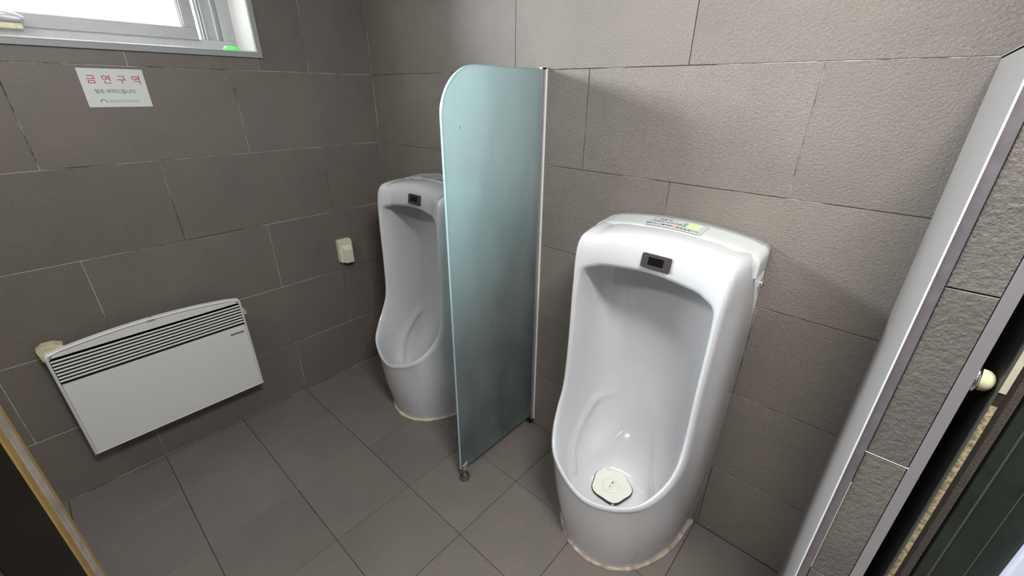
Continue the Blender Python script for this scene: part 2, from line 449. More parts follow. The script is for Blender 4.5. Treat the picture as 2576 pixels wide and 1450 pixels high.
# aluminium angle round the opening on the tile face
def casing(a, b):
    box_obj('casing', a, b, M_CASE, window, 0.0015, 2)
cw = 0.020
casing((-0.004, wy0 - cw, wz0 - cw + 0.003), (0.006, wy1 + cw, wz0 + 0.003))
casing((-0.004, wy0 - cw, wz1 - 0.003), (0.006, wy1 + cw, wz1 + cw))
casing((-0.004, wy1 - 0.003, wz0 + 0.003), (0.006, wy1 + cw, wz1 - 0.003))
casing((-0.004, wy0 - cw, wz0 + 0.003), (0.006, wy0 + 0.003, wz1 - 0.003))
box_obj('casing_highlight', (0.000, wy0, wz0 + 0.0005), (0.0075, wy1 + 0.004, wz0 + 0.0045), M_PVCL, window, 0.0008)  # pale strips put in for the highlight along the casing's inner edge
box_obj('casing_highlight', (0.000, wy1 - 0.004, wz0 + 0.0045), (0.0075, wy1 + 0.002, wz1), M_REVEAL, window, 0.0008)
# outer frame with track ribs
def ring(name, y0, y1, z0, z1, w, x0, x1, m, parent, bevel=0.002):
    bm = bmesh.new()
    for a, b in (((x0, y0, z0), (x1, y1, z0 + w)), ((x0, y0, z1 - w), (x1, y1, z1)), ((x0, y0, z0 + w), (x1, y0 + w, z1 - w)), ((x0, y1 - w, z0 + w), (x1, y1, z1 - w))):
        box(bm, a, b, bevel)
    return bm_obj(name, bm, m, parent)
fr = ring('frame', wy0, wy1, wz0, wz1, 0.046, -0.245, -0.175, M_PVC, window)
box_obj('frame_stile', (-0.235, wy1 - 0.120, wz0 + 0.046), (-0.185, wy1 - 0.046, wz1 - 0.046), M_PVC, fr, 0.001)
box_obj('frame_rib', (-0.186, wy1 - 0.070, wz0 + 0.046), (-0.168, wy1 - 0.065, wz1 - 0.046), M_PVCL, fr, 0.0008)
box_obj('frame_rib', (-0.186, wy1 - 0.106, wz0 + 0.046), (-0.170, wy1 - 0.102, wz1 - 0.046), M_PVCL, fr, 0.0008)
box_obj('frame_rib', (-0.186, wy1 - 0.113, wz0 + 0.046), (-0.174, wy1 - 0.1105, wz1 - 0.046), M_PVCL, fr, 0.0008)
# the sash, its bead, pane and handle
sy1, sy0, sz0, sz1 = wy1 - 0.132, -1.190, 1.5885, wz1 - 0.045
sash = ring('sash', sy0, sy1, sz0, sz1, 0.040, -0.225, -0.165, M_PVCD, window, 0.003)
ring('glazing_bead', sy0 + 0.038, sy1 - 0.038, sz0 + 0.032, sz1 - 0.032, 0.007, -0.19, -0.172, M_BEIGE, sash, 0.001)
ring('gasket', sy0 + 0.043, sy1 - 0.043, sz0 + 0.037, sz1 - 0.037, 0.004, -0.20, -0.178, M_GASKET, sash, 0.0005)
box_obj('pane', (-0.200, sy0 + 0.04, sz0 + 0.036), (-0.194, sy1 - 0.04, sz1 - 0.036), M_GLASS, sash)
sash2 = ring('sash', wy0 + 0.05, sy0 - 0.004, sz0, sz1, 0.040, -0.225, -0.165, M_PVCD, window, 0.003)
box_obj('pane', (-0.200, wy0 + 0.09, sz0 + 0.036), (-0.194, sy0 - 0.044, sz1 - 0.036), M_GLASS, sash2)
bm = bmesh.new()
tube(bm, [(-0.150, -1.19, 1.618), (-0.135, -1.165, 1.618), (-0.130, -1.13, 1.614), (-0.134, -1.105, 1.611), (-0.142, -1.092, 1.609)], [0.010, 0.012, 0.012, 0.010, 0.005], 12)
bm_obj('sash_handle', bm, M_ALU, sash, True)
box_obj('handle_catch', (-0.172, -1.22, 1.581), (-0.150, -1.098, 1.596), M_YEL, sash, 0.003)

# green scoop on the sill
g = empty('soap_scoop', (-0.055, -0.560, wz0 + 0.001))
tag(g, 'bright green soft plastic scoop lying in the right corner of the window sill', 'scoop')
bm = bmesh.new()
lathe(bm, [(0, 0), (0.024, 0), (0.030, 0.004), (0.028, 0.012), (0.020, 0.020), (0, 0.021)], 28, Matrix.Scale(0.75, 4, (1, 0, 0)))
bm_obj('body', bm, M_GREEN, g, True)
bm = bmesh.new(); prism(bm, rrect(-0.010, 0.018, 0.012, 0.056, 0.008), 2, 0.0, 0.006, 0.002)
bm_obj('grip', bm, M_GREEN, g, True)

# ------------------------------------------------------------------ partition wall stub at the right
PX0, PX1, PY, PZ = 2.0655, 2.1445, -0.455, 1.483
stub = box_obj('wall_partition', (PX0 + 0.006, PY + 0.008, 0), (PX1 - 0.006, 0.0, PZ - 0.006), M_GROUT); tag(stub, kind='structure')
box_obj('side_panel', (PX0, PY + 0.001, 0), (PX0 + 0.006, 0.0, PZ), M_PANEL, stub, 0.0005)
box_obj('side_panel', (PX1 - 0.006, PY + 0.001, 0), (PX1, 0.0, PZ), M_DGREY, stub, 0.0005)
box_obj('top_cap', (PX0, PY, PZ - 0.004), (PX1, 0.0, PZ + 0.002), M_PANEL, stub, 0.0005)
box_obj('corner_trim', (PX0 - 0.0035, PY - 0.0015, 0), (2.0765, PY + 0.006, PZ), M_ALUD, stub, 0.0008)
box_obj('corner_bead', (PX0 - 0.0045, PY - 0.003, 0), (PX0 - 0.0022, PY + 0.0005, PZ), mat('bright_bead', (0.8, 0.84, 0.85, 1), rough=0.25, metal=0.3), stub, 0.0006)
box_obj('corner_trim', (2.130, PY - 0.0015, 0), (PX1 + 0.0005, PY + 0.006, PZ), M_ALU, stub, 0.0008)
for k, z0, z1 in rows(PZ):
    add_tile(stub, 2.1300 - 2.0765, z1 - z0, M_STILE, frame(((2.0765 + 2.130) / 2, PY, (z0 + z1) / 2), (1, 0, 0), (0, 0, 1)))

M_CAULK = mat('pale_caulk', (0.55, 0.52, 0.47, 1), rough=0.8)
box_obj('caulk_line', (2.0762, PY - 0.0012, 0.588), (2.0775, PY + 0.004, 0.815), M_CAULK, stub, 0.0004)
box_obj('caulk_line', (2.0765, PY - 0.0006, 0.8855), (2.1300, PY + 0.004, 0.8868), M_CAULK, stub, 0.0003)

# door stop on the far side of the stub
ds = empty('door_stop', (PX1, -0.437, 1.060))
tag(ds, 'chrome door stop with a cream rubber dome on the edge of the right partition', 'door stop')
RX = Matrix.Rotation(math.pi / 2, 4, 'Y')
bm = bmesh.new(); lathe(bm, [(0, 0), (0.021, 0), (0.022, 0.003), (0.018, 0.0065), (0.015, 0.007), (0, 0.007)], 32, RX); bm_obj('base', bm, M_CHROME, ds, True)
bm = bmesh.new(); lathe(bm, [(0.015, 0.006), (0.0155, 0.011), (0.0145, 0.016), (0.011, 0.020), (0.006, 0.0225), (0, 0.023)], 32, RX); bm_obj('bumper', bm, M_RUBBER, ds, True)

# cubicle door leaf seen on edge, then the green panel beside it
cd = empty('cubicle_door', (2.170, PY, 0))
tag(cd, 'dark laminate cubicle door seen on edge with raw yellow chipboard showing', 'door')
def cbox(name, a, b, m, parent, bevel=0.0): return box_obj(name, (a[0] - 2.170, a[1] - PY, a[2]), (b[0] - 2.170, b[1] - PY, b[2]), m, parent, bevel)
cbox('leaf', (2.1705, PY + 0.003, 0.10), (2.1840, -0.01, 1.95), M_DBROWN, cd)
cbox('face_sheet', (2.1680, PY, 0.10), (2.1705, -0.01, 1.95), M_DGREY, cd)
cbox('edge_band', (2.1705, PY - 0.0005, 1.057), (2.1775, PY + 0.003, 1.95), M_BEIGE, cd, 0.0004)
cbox('raw_edge', (2.1705, PY + 0.001, 0.10), (2.1775, PY + 0.003, 1.035), M_CHIP, cd, 0.0)
cbox('raw_edge', (2.1705, PY + 0.001, 1.035), (2.1775, PY + 0.003, 1.057), M_DBROWN, cd, 0.0)
cp = empty('cubicle_panel', (2.23, PY, 0))
tag(cp, 'dark green laminate cubicle panel at the right edge beside the worn door edge', 'panel')
def pbox(name, a, b, m, parent, bevel=0.0): return box_obj(name, (a[0] - 2.23, a[1] - PY, a[2]), (b[0] - 2.23, b[1] - PY, b[2]), m, parent, bevel)
pbox('panel_sheet', (2.1965, PY, 0.0), (2.2685, PY + 0.02, 1.95), M_DGREEN, cp, 0.001)
pbox('trim_strip', (2.2085, PY - 0.0012, 0.0), (2.2105, PY, 1.95), M_DGREY, cp)
pbox('trim_strip', (2.2400, PY - 0.0010, 0.0), (2.2412, PY, 1.95), M_DGREY, cp)
pbox('end_profile', (2.2685, PY - 0.012, 0.0), (2.300, PY + 0.03, 1.95), M_BLUEW, cp, 0.003)

# entrance door leaf at the lower left, close to the camera
dr = empty('door_1', (1.20, -1.349, 0)); tag(dr, kind='structure')
dd = Vector((-0.352, -0.936, 0)).normalized(); nn = Vector((0.936, -0.352, 0)).normalized()
ang = math.atan2(dd.y, dd.x)
dr.rotation_euler = (0, 0, ang)          # local x runs along the leaf, local y across it
def lbox(name, a, b, m, bevel=0.0): return box_obj(name, a, b, m, dr, bevel)
TH = 0.030
lbox('leaf', (0.002, 0, 0.03), (0.85, TH, 2.0), M_DOOR, 0.001)
lbox('edge_strip', (-0.001, 0.0, 0.03), (0.002, TH, 2.0), M_DEDGE, 0.0008)
lbox('worn_strip', (-0.0025, 0.0085, 0.03), (-0.0005, TH - 0.0095, 2.0), M_WORN, 0.0008)
lbox('moulding', (0.075, TH - 0.001, 0.03), (0.083, TH + 0.002, 2.0), mat('grey_moulding', (0.05, 0.045, 0.04, 1), rough=0.5), 0.001)

# ------------------------------------------------------------------ urinals
HALF = [
 # S                   mid                    E                      F                      G                      J                      K1                    K2                     L                     N
 [(0, 0, 1.075),       (0, -.112, 1.0775),    (0, -.172, 1.071),     (0, -.197, 1.050),     (0, -.207, .990),      (0, -.196, .976),      (0, -.12, .985),      (0, -.075, .965),      (0, -.062, .88),      (0, -.060, .70)],
 [(.12, 0, 1.067),     (.12, -.112, 1.0705),  (.12, -.184, 1.061),   (.12, -.209, 1.040),   (.12, -.219, .982),    (.118, -.207, .968),   (.11, -.12, .976),    (.10, -.078, .95),     (.085, -.062, .87),   (.05, -.060, .70)],
 [(.165, 0, 1.057),    (.166, -.112, 1.0625), (.166, -.198, 1.052),  (.163, -.224, 1.032),  (.161, -.233, .973),   (.157, -.220, .960),   (.148, -.125, .967),  (.135, -.080, .94),    (.105, -.063, .86),   (.06, -.060, .695)],
 [(.218, 0, 1.036),    (.221, -.112, 1.045),  (.212, -.214, 1.037),  (.205, -.238, 1.020),  (.192, -.246, .953),   (.184, -.234, .944),   (.174, -.13, .945),   (.154, -.085, .92),    (.118, -.063, .85),   (.07, -.060, .69)],
 [(.231, 0, .93),      (.228, -.13, .915),    (.214, -.222, .895),   (.209, -.245, .893),   (.201, -.252, .890),   (.192, -.243, .883),   (.186, -.13, .88),    (.166, -.085, .86),    (.13, -.064, .82),    (.075, -.060, .67)],
 [(.233, 0, .60),      (.230, -.13, .66),     (.213, -.226, .70),    (.208, -.249, .70),    (.201, -.256, .70),    (.192, -.247, .695),   (.186, -.13, .68),    (.166, -.085, .66),    (.13, -.064, .64),    (.07, -.060, .61)],
 [(.230, 0, .20),      (.229, -.14, .38),     (.215, -.236, .532),   (.210, -.257, .538),   (.203, -.264, .545),   (.194, -.256, .530),   (.186, -.15, .49),    (.166, -.095, .46),    (.12, -.070, .47),    (.06, -.061, .54)],
 [(.217, -.03, 0),     (.222, -.16, .23),     (.213, -.272, .450),   (.207, -.289, .459),   (.200, -.294, .466),   (.191, -.286, .448),   (.180, -.20, .33),    (.154, -.12, .30),     (.10, -.082, .36),    (.05, -.063, .49)],
 [(.206, -.15, 0),     (.208, -.25, .20),     (.195, -.323, .391),   (.189, -.335, .401),   (.180, -.338, .409),   (.171, -.328, .393),   (.157, -.25, .235),   (.126, -.16, .20),     (.08, -.098, .28),    (.04, -.066, .46)],
 [(.163, -.270, 0),    (.166, -.325, .17),    (.155, -.372, .345),   (.149, -.381, .356),   (.142, -.381, .365),   (.134, -.371, .350),   (.118, -.30, .178),   (.094, -.155, .151),   (.06, -.092, .225),    (.028, -.068, .45)],
 [(.092, -.350, 0),    (.092, -.385, .155),   (.082, -.407, .310),   (.079, -.411, .322),   (.075, -.408, .331),   (.070, -.397, .316),   (.058, -.32, .160),   (.048, -.150, .143),   (.03, -.088, .205),   (.015, -.069, .445)],
 [(0, -.377, 0),       (0, -.402, .15),       (0, -.420, .293),      (0, -.423, .306),      (0, -.418, .316),      (0, -.406, .300),      (0, -.33, .155),      (0, -.150, .141),      (0, -.088, .200),      (0, -.070, .44)],
]
CENTER = (0, -.0615, .57)
def urinal_body():
    half = np.array(HALF, float)                       # 11 x 10 x 3
    mir = half[1:-1][::-1].copy(); mir[:, :, 0] *= -1
    net = np.concatenate([half, mir], 0)               # 20 columns, closed
    nc, nr = net.shape[0], net.shape[1]
    cen = np.tile(np.array(CENTER, float), (nc, 1, 1))
    net = np.concatenate([net, cen], 1); nr += 1
    SU, SV = 10, 7
    def cr(p0, p1, p2, p3, t):
        return 0.5 * ((2 * p1) + (-p0 + p2) * t + (2 * p0 - 5 * p1 + 4 * p2 - p3) * t * t + (-p0 + 3 * p1 - 3 * p2 + p3) * t ** 3)
    dense = []
    for i in range(nc):
        for s in range(SU):
            t = s / SU
            dense.append(cr(net[(i - 1) % nc], net[i], net[(i + 1) % nc], net[(i + 2) % nc], t))
    dense = np.array(dense)                            # 200 x 11 x 3
    rowsv = []
    for j in range(nr - 1):
        p0 = dense[:, max(j - 1, 0)]; p1 = dense[:, j]; p2 = dense[:, j + 1]; p3 = dense[:, min(j + 2, nr - 1)]
        for s in range(SV):
            t = s / SV
            # centripetal-like damping where segments differ a lot in length
            d01 = np.linalg.norm(p1 - p0, axis=1, keepdims=True); d12 = np.linalg.norm(p2 - p1, axis=1, keepdims=True); d23 = np.linalg.norm(p3 - p2, axis=1, keepdims=True)
            m1 = (p2 - p0) * (d12 / np.maximum(d01 + d12, 1e-6)); m2 = (p3 - p1) * (d12 / np.maximum(d12 + d23, 1e-6))
            h00 = 2 * t ** 3 - 3 * t * t + 1; h10 = t ** 3 - 2 * t * t + t; h01 = -2 * t ** 3 + 3 * t * t; h11 = t ** 3 - t * t
            rowsv.append(h00 * p1 + h10 * m1 + h01 * p2 + h11 * m2)
    rowsv = np.array(rowsv)                            # rows x 200 x 3
    R, U = rowsv.shape[0], rowsv.shape[1]
    # raised rib along both flanks of the bowl
    curve = np.array([(-.060, .452), (-.072, .440), (-.092, .418), (-.140, .367), (-.190, .310), (-.228, .262), (-.262, .190)])
    seg_a, seg_b = curve[:-1], curve[1:]
    for r in range(5 * SV + 3, R):
        P = rowsv[r]
        q = P[:, None, 1:3]
        ab = (seg_b - seg_a)[None]; t = np.clip(((q - seg_a[None]) * ab).sum(2) / (ab ** 2).sum(2), 0, 1)
        dist = np.linalg.norm(q - (seg_a[None] + ab * t[..., None]), axis=2).min(1)
        amp = 0.0125 * np.exp(-(dist / 0.009) ** 2) * np.clip((np.abs(P[:, 0]) - 0.09) / 0.04, 0, 1)
        P[:, 0] -= np.sign(P[:, 0]) * amp
    verts = rowsv.reshape(-1, 3).tolist(); verts.append(list(CENTER))
    faces = []
    for r in range(R - 1):
        for u in range(U):
            a = r * U + u; b = r * U + (u + 1) % U
            faces.append((a, b, b + U, a + U))
    last = (R - 1) * U
    for u in range(U): faces.append((last + u, last + (u + 1) % U, len(verts) - 1))
    me = bpy.data.meshes.new('bowl'); me.from_pydata(verts, [], faces); me.update()
    bm = bmesh.new(); bm.from_mesh(me); bmesh.ops.recalc_face_normals(bm, faces=list(bm.faces))
    # make sure the skin faces outwards
    f = max(bm.faces, key=lambda f: -f.calc_center_median().y)
    if f.normal.y > 0: bmesh.ops.reverse_faces(bm, faces=list(bm.faces))
    bm.to_mesh(me); bm.free()
    return me

def arch(x, y):   # height of the lid surface
    return 1.0905 - 0.47 * x * x - 0.8 * max(0, abs(x) - 0.19) ** 1.5 - 0.095 * (-y)
def urinal_lid():
    bm = bmesh.new()
    n = 48; prof = []
    hw = 0.2345
    for i in range(n + 1):
        x = -hw + 0.022 + (2 * hw - 0.044) * i / n
        prof.append((x, 0.0))
    ysteps = [0.0, -0.03, -0.06, -0.085, -0.100, -0.1045, -0.106]
    drop = [0, 0, 0, 0, 0.0004, 0.0014, 0.0035]
    grid = []
    for y, dz in zip(ysteps, drop):
        row = [(-hw + dz * .5, y, 1.000), (-hw + dz * .5, y, 1.020), (-hw + dz * .5, y, arch(hw - 0.022, y) - 0.022 - dz)]
        for k in range(1, 6):
            a = math.pi - k * math.pi / 12
            row.append((-hw + 0.022 + 0.022 * math.cos(a), y, arch(hw - 0.022, y) - 0.022 + 0.022 * math.sin(a) - dz))
        for x, _ in prof: row.append((x, y, arch(x, y) - dz))
        for k in range(1, 6):
            a = math.pi / 2 - k * math.pi / 12
            row.append((hw - 0.022 + 0.022 * math.cos(a), y, arch(hw - 0.022, y) - 0.022 + 0.022 * math.sin(a) - dz))
        row += [(hw - dz * .5, y, arch(hw - 0.022, y) - 0.022 - dz), (hw - dz * .5, y, 1.020), (hw - dz * .5, y, 1.000)]
        grid.append([bm.verts.new(v) for v in row])
    for a, b in zip(grid, grid[1:]):
        for i in range(len(a) - 1): bm.faces.new((a[i], b[i], b[i + 1], a[i + 1]))
    bm.faces.new(grid[-1]); bm.faces.new(grid[0][::-1])
    bmesh.ops.recalc_face_normals(bm, faces=list(bm.faces))
    f = max(bm.faces, key=lambda f: f.calc_center_median().z)
    if f.normal.z < 0: bmesh.ops.reverse_faces(bm, faces=list(bm.faces))
    return bm

def text_mesh(body, size, m, name='print'):
    cu = bpy.data.curves.new(name, 'FONT'); cu.body = body; cu.size = size; cu.align_x = 'CENTER'; cu.align_y = 'CENTER'
    cu.extrude = 0.0001
    o = bpy.data.objects.new(name, cu); col.objects.link(o)
    dg = bpy.context.evaluated_depsgraph_get()
    me = bpy.data.meshes.new_from_object(o.evaluated_get(dg))
    bpy.data.objects.remove(o)
    me.materials.clear(); me.materials.append(m); me.name = name
    return me
def text(body, size, m, parent, mtx, name='print', sx=1.0):
    o = bpy.data.objects.new(name, text_mesh(body, size, m, name)); col.objects.link(o); o.parent = parent
    o.matrix_local = mtx @ Matrix.Scale(sx, 4, (1, 0, 0))
    return o

def make_urinal(x):
    u = empty('urinal', (x, 0, 0))
    me = urinal_body()
    body = link('bowl', me, M_PORC, u, True)
    lid = bm_obj('lid', urinal_lid(), M_LID, u, True)
    lid.data.materials[0] = M_LID
    # sensor plate in the hood front
    tilt = Matrix.Translation((0.018, -0.2085, 1.016)) @ Matrix.Rotation(math.radians(-11), 4, 'X')
    bm = bmesh.new(); prism(bm, rrect(-0.040, -0.0195, 0.040, 0.0195, 0.005), 1, 0.004, -0.0045, 0.0012)
    s = bm_obj('sensor_plate', bm, M_SENS, u); s.matrix_local = tilt
    bm = bmesh.new(); prism(bm, rrect(-0.0205, -0.0095, 0.0205, 0.0115, 0.001), 1, 0.0, -0.0056, 0.0003)
    bm_obj('sensor_window', bm, M_BLACK, s)
    # spray nozzle under the hood
    bm = bmesh.new(); lathe(bm, [(0, -0.014), (0.006, -0.012), (0.013, -0.004), (0.015, 0.006), (0, 0.006)], 20); n = bm_obj('spray_nozzle', bm, M_WHITE, u, True); n.location = (0.068, -0.170, 0.972)
    # sticker on the lid follows its curve
    def lidz(px, py): return arch(px, py) + 0.0006
    bm = bmesh.new()
    cx0, cx1, cy0, cy1 = -0.075, 0.080, -0.104, -0.028
    def patch(bm, x0, x1, y0, y1, lift=0.0, nx=14, r=0.0):
        g = []
        for j in range(5):
            row = []
            for i in range(nx + 1):
                px = x0 + (x1 - x0) * i / nx; py = y0 + (y1 - y0) * j / 4
                row.append(bm.verts.new((px, py, lidz(px, py) + lift)))
            g.append(row)
        for a, b in zip(g, g[1:]):
            for i in range(nx): bm.faces.new((a[i], a[i + 1], b[i + 1], b[i]))
    def outline(bm, x0, x1, y0, y1, r, w):
        pts = rrect(x0, y0, x1, y1, r, 6)
        dense = []
        for i in range(len(pts)):
            a, b = pts[i], pts[(i + 1) % len(pts)]
            k = max(1, int(math.hypot(b[0] - a[0], b[1] - a[1]) / 0.01))
            for t in range(k): dense.append((a[0] + (b[0] - a[0]) * t / k, a[1] + (b[1] - a[1]) * t / k))
        cx, cy = (x0 + x1) / 2, (y0 + y1) / 2
        o_ = [bm.verts.new((p[0], p[1], lidz(*p) + 0.0003)) for p in dense]
        i_ = []
        for p in dense:
            q = (p[0] + math.copysign(min(w, abs(cx - p[0])), cx - p[0]), p[1] + math.copysign(min(w, abs(cy - p[1])), cy - p[1]))
            i_.append(bm.verts.new((q[0], q[1], lidz(*q) + 0.0003)))
        for k in range(len(dense)):
            l = (k + 1) % len(dense); bm.faces.new((o_[k], o_[l], i_[l], i_[k]))
    patch(bm, cx0, cx1, cy0, cy1)
    st = bm_obj('sticker', bm, M_LID, u)
    bm = bmesh.new(); outline(bm, cx0, cx1, cy0, cy1, 0.012, 0.0011); outline(bm, cx0 + 0.007, cx1 - 0.007, cy0 + 0.001, cy1 - 0.001, 0.010, 0.0008)
    bm_obj('border_line', bm, M_GINK, st)
    bm = bmesh.new(); patch(bm, 0.026, 0.064, -0.074, -0.036, 0.0003, 6); bm_obj('print', bm, M_GREENS, st)
    bm = bmesh.new(); patch(bm, 0.018, 0.028, -0.074, -0.044, 0.0005, 3); bm_obj('print', bm, M_TEALS, st)
    def ltext(body, size, m, px, py):
        slope = math.atan2(-0.94 * px, 1)
        mt = Matrix.Translation((px, py, lidz(px, py) + 0.0006)) @ Matrix.Rotation(-slope, 4, 'Y') @ Matrix.Rotation(math.radians(5.4), 4, 'X')
        text(body, size, m, st, mt)
    ltext('조금 만', 0.0125, M_INK, -0.036, -0.046); ltext('더', 0.0125, M_ORINK, -0.006, -0.046)
    ltext('가까이 다가서면', 0.0125, M_INK, -0.026, -0.065)
    ltext('모두가 사용하는', 0.0115, M_INK, -0.041, -0.086); ltext('깨끗한', 0.0115, M_ORINK, 0.003, -0.087)
    ltext('화장실입니다', 0.0115, M_INK, 0.040, -0.089)
    # side bracket and chrome screw under the lid
    for sgn in (1, -1):
        bm = bmesh.new(); prism(bm, [(-0.100, 0.992), (-0.006, 0.992), (-0.006, 0.86)], 0, sgn * 0.222, sgn * 0.2325, 0.0015)
        br = bm_obj('bracket', bm, M_WHITE, u)
        bm = bmesh.new(); lathe(bm, [(0, 0), (0.011, 0), (0.0125, 0.003), (0.0110, 0.008), (0.006, 0.0115), (0, 0.0125)], 20, Matrix.Translation((sgn * 0.2325, -0.038, 0.966)) @ Matrix.Rotation(sgn * math.pi / 2, 4, 'Y'))
        bm_obj('screw', bm, M_CHROME, br, True)
    # drain cover with a ribbed grip
    dc = Matrix.Translation((-0.022, -0.186, 0.1480)) @ Matrix.Rotation(math.radians(3), 4, 'X')
    def hexo(R0, z0, z1, k=0.055, n=72, ph=0.0):
        pts = []
        for i in range(n):
            a = 2 * math.pi * i / n; r = R0 * (1 + k * math.cos(5 * a + ph)); pts.append((r * math.cos(a), r * math.sin(a)))
        return pts
    bm = bmesh.new(); prism(bm, hexo(0.0690, 0, 0, ph=-math.pi / 2), 2, -0.02, 0.0004); g0 = bm_obj('drain_gap', bm, M_BLACK, u); g0.matrix_local = dc
    bm = bmesh.new(); prism(bm, hexo(0.0668, 0, 0, ph=-math.pi / 2), 2, -0.01, 0.003, 0.0012); c = bm_obj('drain_cover', bm, M_COVER, u); c.matrix_local = dc
    bm = bmesh.new()
    n = 40
    o_ = [bm.verts.new((0.029 * math.cos(2 * math.pi * i / n), -0.006 + 0.029 * math.sin(2 * math.pi * i / n), 0.0033)) for i in range(n)]
    i_ = [bm.verts.new((0.0284 * math.cos(2 * math.pi * i / n), -0.006 + 0.0284 * math.sin(2 * math.pi * i / n), 0.0034)) for i in range(n)]
    for i in range(n): bm.faces.new((o_[i], o_[(i + 1) % n], i_[(i + 1) % n], i_[i]))
    bm_obj('circle_line', bm, M_GINK, c)
    bm = bmesh.new(); prism(bm, rrect(-0.007, -0.023, 0.007, 0.021, 0.0068), 2, 0.002, 0.0065, 0.002); h = bm_obj('grip', bm, M_COVER, c)
    h.matrix_local = Matrix.Rotation(math.radians(4), 4, 'Z')
    bm = bmesh.new(); prism(bm, rrect(-0.0035, 0.0015, 0.0035, 0.014, 0.0012), 2, 0.006, 0.0068); prism(bm, rrect(-0.0030, -0.017, 0.0005, -0.006, 0.001), 2, 0.006, 0.0068)
    s = bm_obj('stain', bm, M_STAIN, c); s.matrix_local = Matrix.Rotation(math.radians(4), 4, 'Z')
    # lumpy bead of sealant where the bowl meets the floor
    half = [(r[0][0], r[0][1]) for r in HALF if r[0][2] == 0]
    pts = [(0.219, -0.002)] + half; pts = pts + [(-a, b) for a, b in pts[::-1][1:]]
    dense = []
    for i in range(len(pts) - 1):
        p0 = pts[max(i - 1, 0)]; p1 = pts[i]; p2 = pts[i + 1]; p3 = pts[min(i + 2, len(pts) - 1)]
        for k in range(14):
            t = k / 14
            dense.append(tuple(0.5 * ((2 * p1[c_]) + (-p0[c_] + p2[c_]) * t + (2 * p0[c_] - 5 * p1[c_] + 4 * p2[c_] - p3[c_]) * t * t + (-p0[c_] + 3 * p1[c_] - 3 * p2[c_] + p3[c_]) * t ** 3) for c_ in (0, 1)))
    rad = [0.0065 + 0.0035 * noise.noise(Vector((p[0] * 22, p[1] * 22, x))) + 0.002 * noise.noise(Vector((p[0] * 90, p[1] * 90, x))) for p in dense]
    bm = bmesh.new(); tube(bm, [(p[0] * 1.012, p[1] * 1.008, 0.0025) for p in dense], rad, 10)
    bm_obj('sealant', bm, M_SEAL, u, True)
    return u
M_COVER = mat('yellowed_white_cover', (0.66, 0.68, 0.60, 1), rough=0.35, noise_amt=0.08, noise_scale=25)
M_STAIN = mat('rust_stain', (0.45, 0.33, 0.16, 1), rough=0.6, noise_amt=0.6, noise_scale=120)

def children(o): return [c for c in bpy.data.objects if c.parent == o]
def copy_tree(o, parent=None):
    c = o.copy(); col.objects.link(c)
    if parent is not None: c.parent = parent
    for ch in children(o):
        if ch is not c: copy_tree(ch, c)
    return c
UX = 1.563
u2 = make_urinal(UX)
tag(u2, 'white floor-standing urinal in front, right of the glass divider', 'urinal', 'floor-standing urinals')
u1 = copy_tree(u2)
u1.location = (UX - 1.035, 0, 0)
tag(u1, 'white floor-standing urinal in the corner, partly hidden behind the glass divider', 'urinal', 'floor-standing urinals')
for ch in children(u1):
    if ch.name.startswith('sealant'):
        ch.data = ch.data.copy(); ch.data.materials[0] = M_SEALC

# ------------------------------------------------------------------ glass divider
GX = 1.030; GY0 = -0.448; GZ0, GZ1 = 0.062, 1.486
gd = empty('glass_divider', (GX, -0.22, 0))
tag(gd, 'frosted green glass divider with a rounded top corner between the urinals', 'divider')
pts = [(-0.004, GZ0), (GY0, GZ0)]
r = 0.135
for i in range(17):
    a = math.radians(180 - 90 * i / 16)
    pts.append((GY0 + r + r * math.cos(a), GZ1 - r + r * math.sin(a)))
pts.append((-0.004, GZ1))
pts = [(p[0] + 0.22, p[1]) for p in pts]
bm = bmesh.new(); prism(bm, pts, 0, -0.0045, 0.0045, 0.0)
for f in bm.faces:
    f.material_index = 0 if abs(f.normal.x) > 0.5 else 1
pane = bm_obj('pane', bm, M_FROST, gd); pane.data.materials.append(M_GEDGE)
def gbox(name, a, b, m, bevel=0.0): return box_obj(name, (a[0] - GX, a[1] + 0.22, a[2]), (b[0] - GX, b[1] + 0.22, b[2]), m, gd, bevel)
gbox('wall_channel', (GX + 0.0050, -0.022, 0.030), (GX + 0.0080, -0.001, 1.490), M_ALU, 0.0006)
gbox('wall_channel', (GX - 0.0090, -0.022, 0.030), (GX - 0.0060, -0.001, 1.490), M_ALU, 0.0006)
gbox('channel_back', (GX - 0.0060, -0.004, 0.030), (GX + 0.0050, -0.0005, 1.484), M_GASKET)
gbox('silicone_line', (GX + 0.0080, -0.006, 0.030), (GX + 0.0125, -0.0005, 1.487), M_WHITE, 0.001)
gbox('channel_foot', (GX - 0.010, -0.028, 0.022), (GX + 0.010, -0.001, 0.034), M_BLACK, 0.001)
gbox('wall_channel', (GX - 0.0090, -0.022, 1.484), (GX + 0.0080, -0.001, 1.490), M_WHITE, 0.0006)
# foot clamp with a ball on a round base
fy = -0.440
for s in (1, -1):
    bm = bmesh.new()
    pr = [(fy - 0.003 + 0.22, 0.079), (fy + 0.021 + 0.22, 0.086), (fy + 0.022 + 0.22, 0.066), (fy + 0.016 + 0.22, 0.052), (fy + 0.008 + 0.22, 0.046), (fy - 0.001 + 0.22, 0.056)]
    prism(bm, pr, 0, s * 0.0048, s * 0.0085, 0.0006)
    bm_obj('clamp_plate', bm, M_ALU, gd)
foot = Matrix.Translation((0, fy + 0.009 + 0.22, 0))
bm = bmesh.new(); lathe(bm, [(0, 0.052), (0.0075, 0.052), (0.008, 0.046), (0.006, 0.038), (0.010, 0.033), (0.0165, 0.027), (0.020, 0.017), (0.021, 0.007), (0.019, 0.0005), (0, 0.0005)], 28, foot)
bm_obj('foot', bm, M_DCHROME, gd, True)

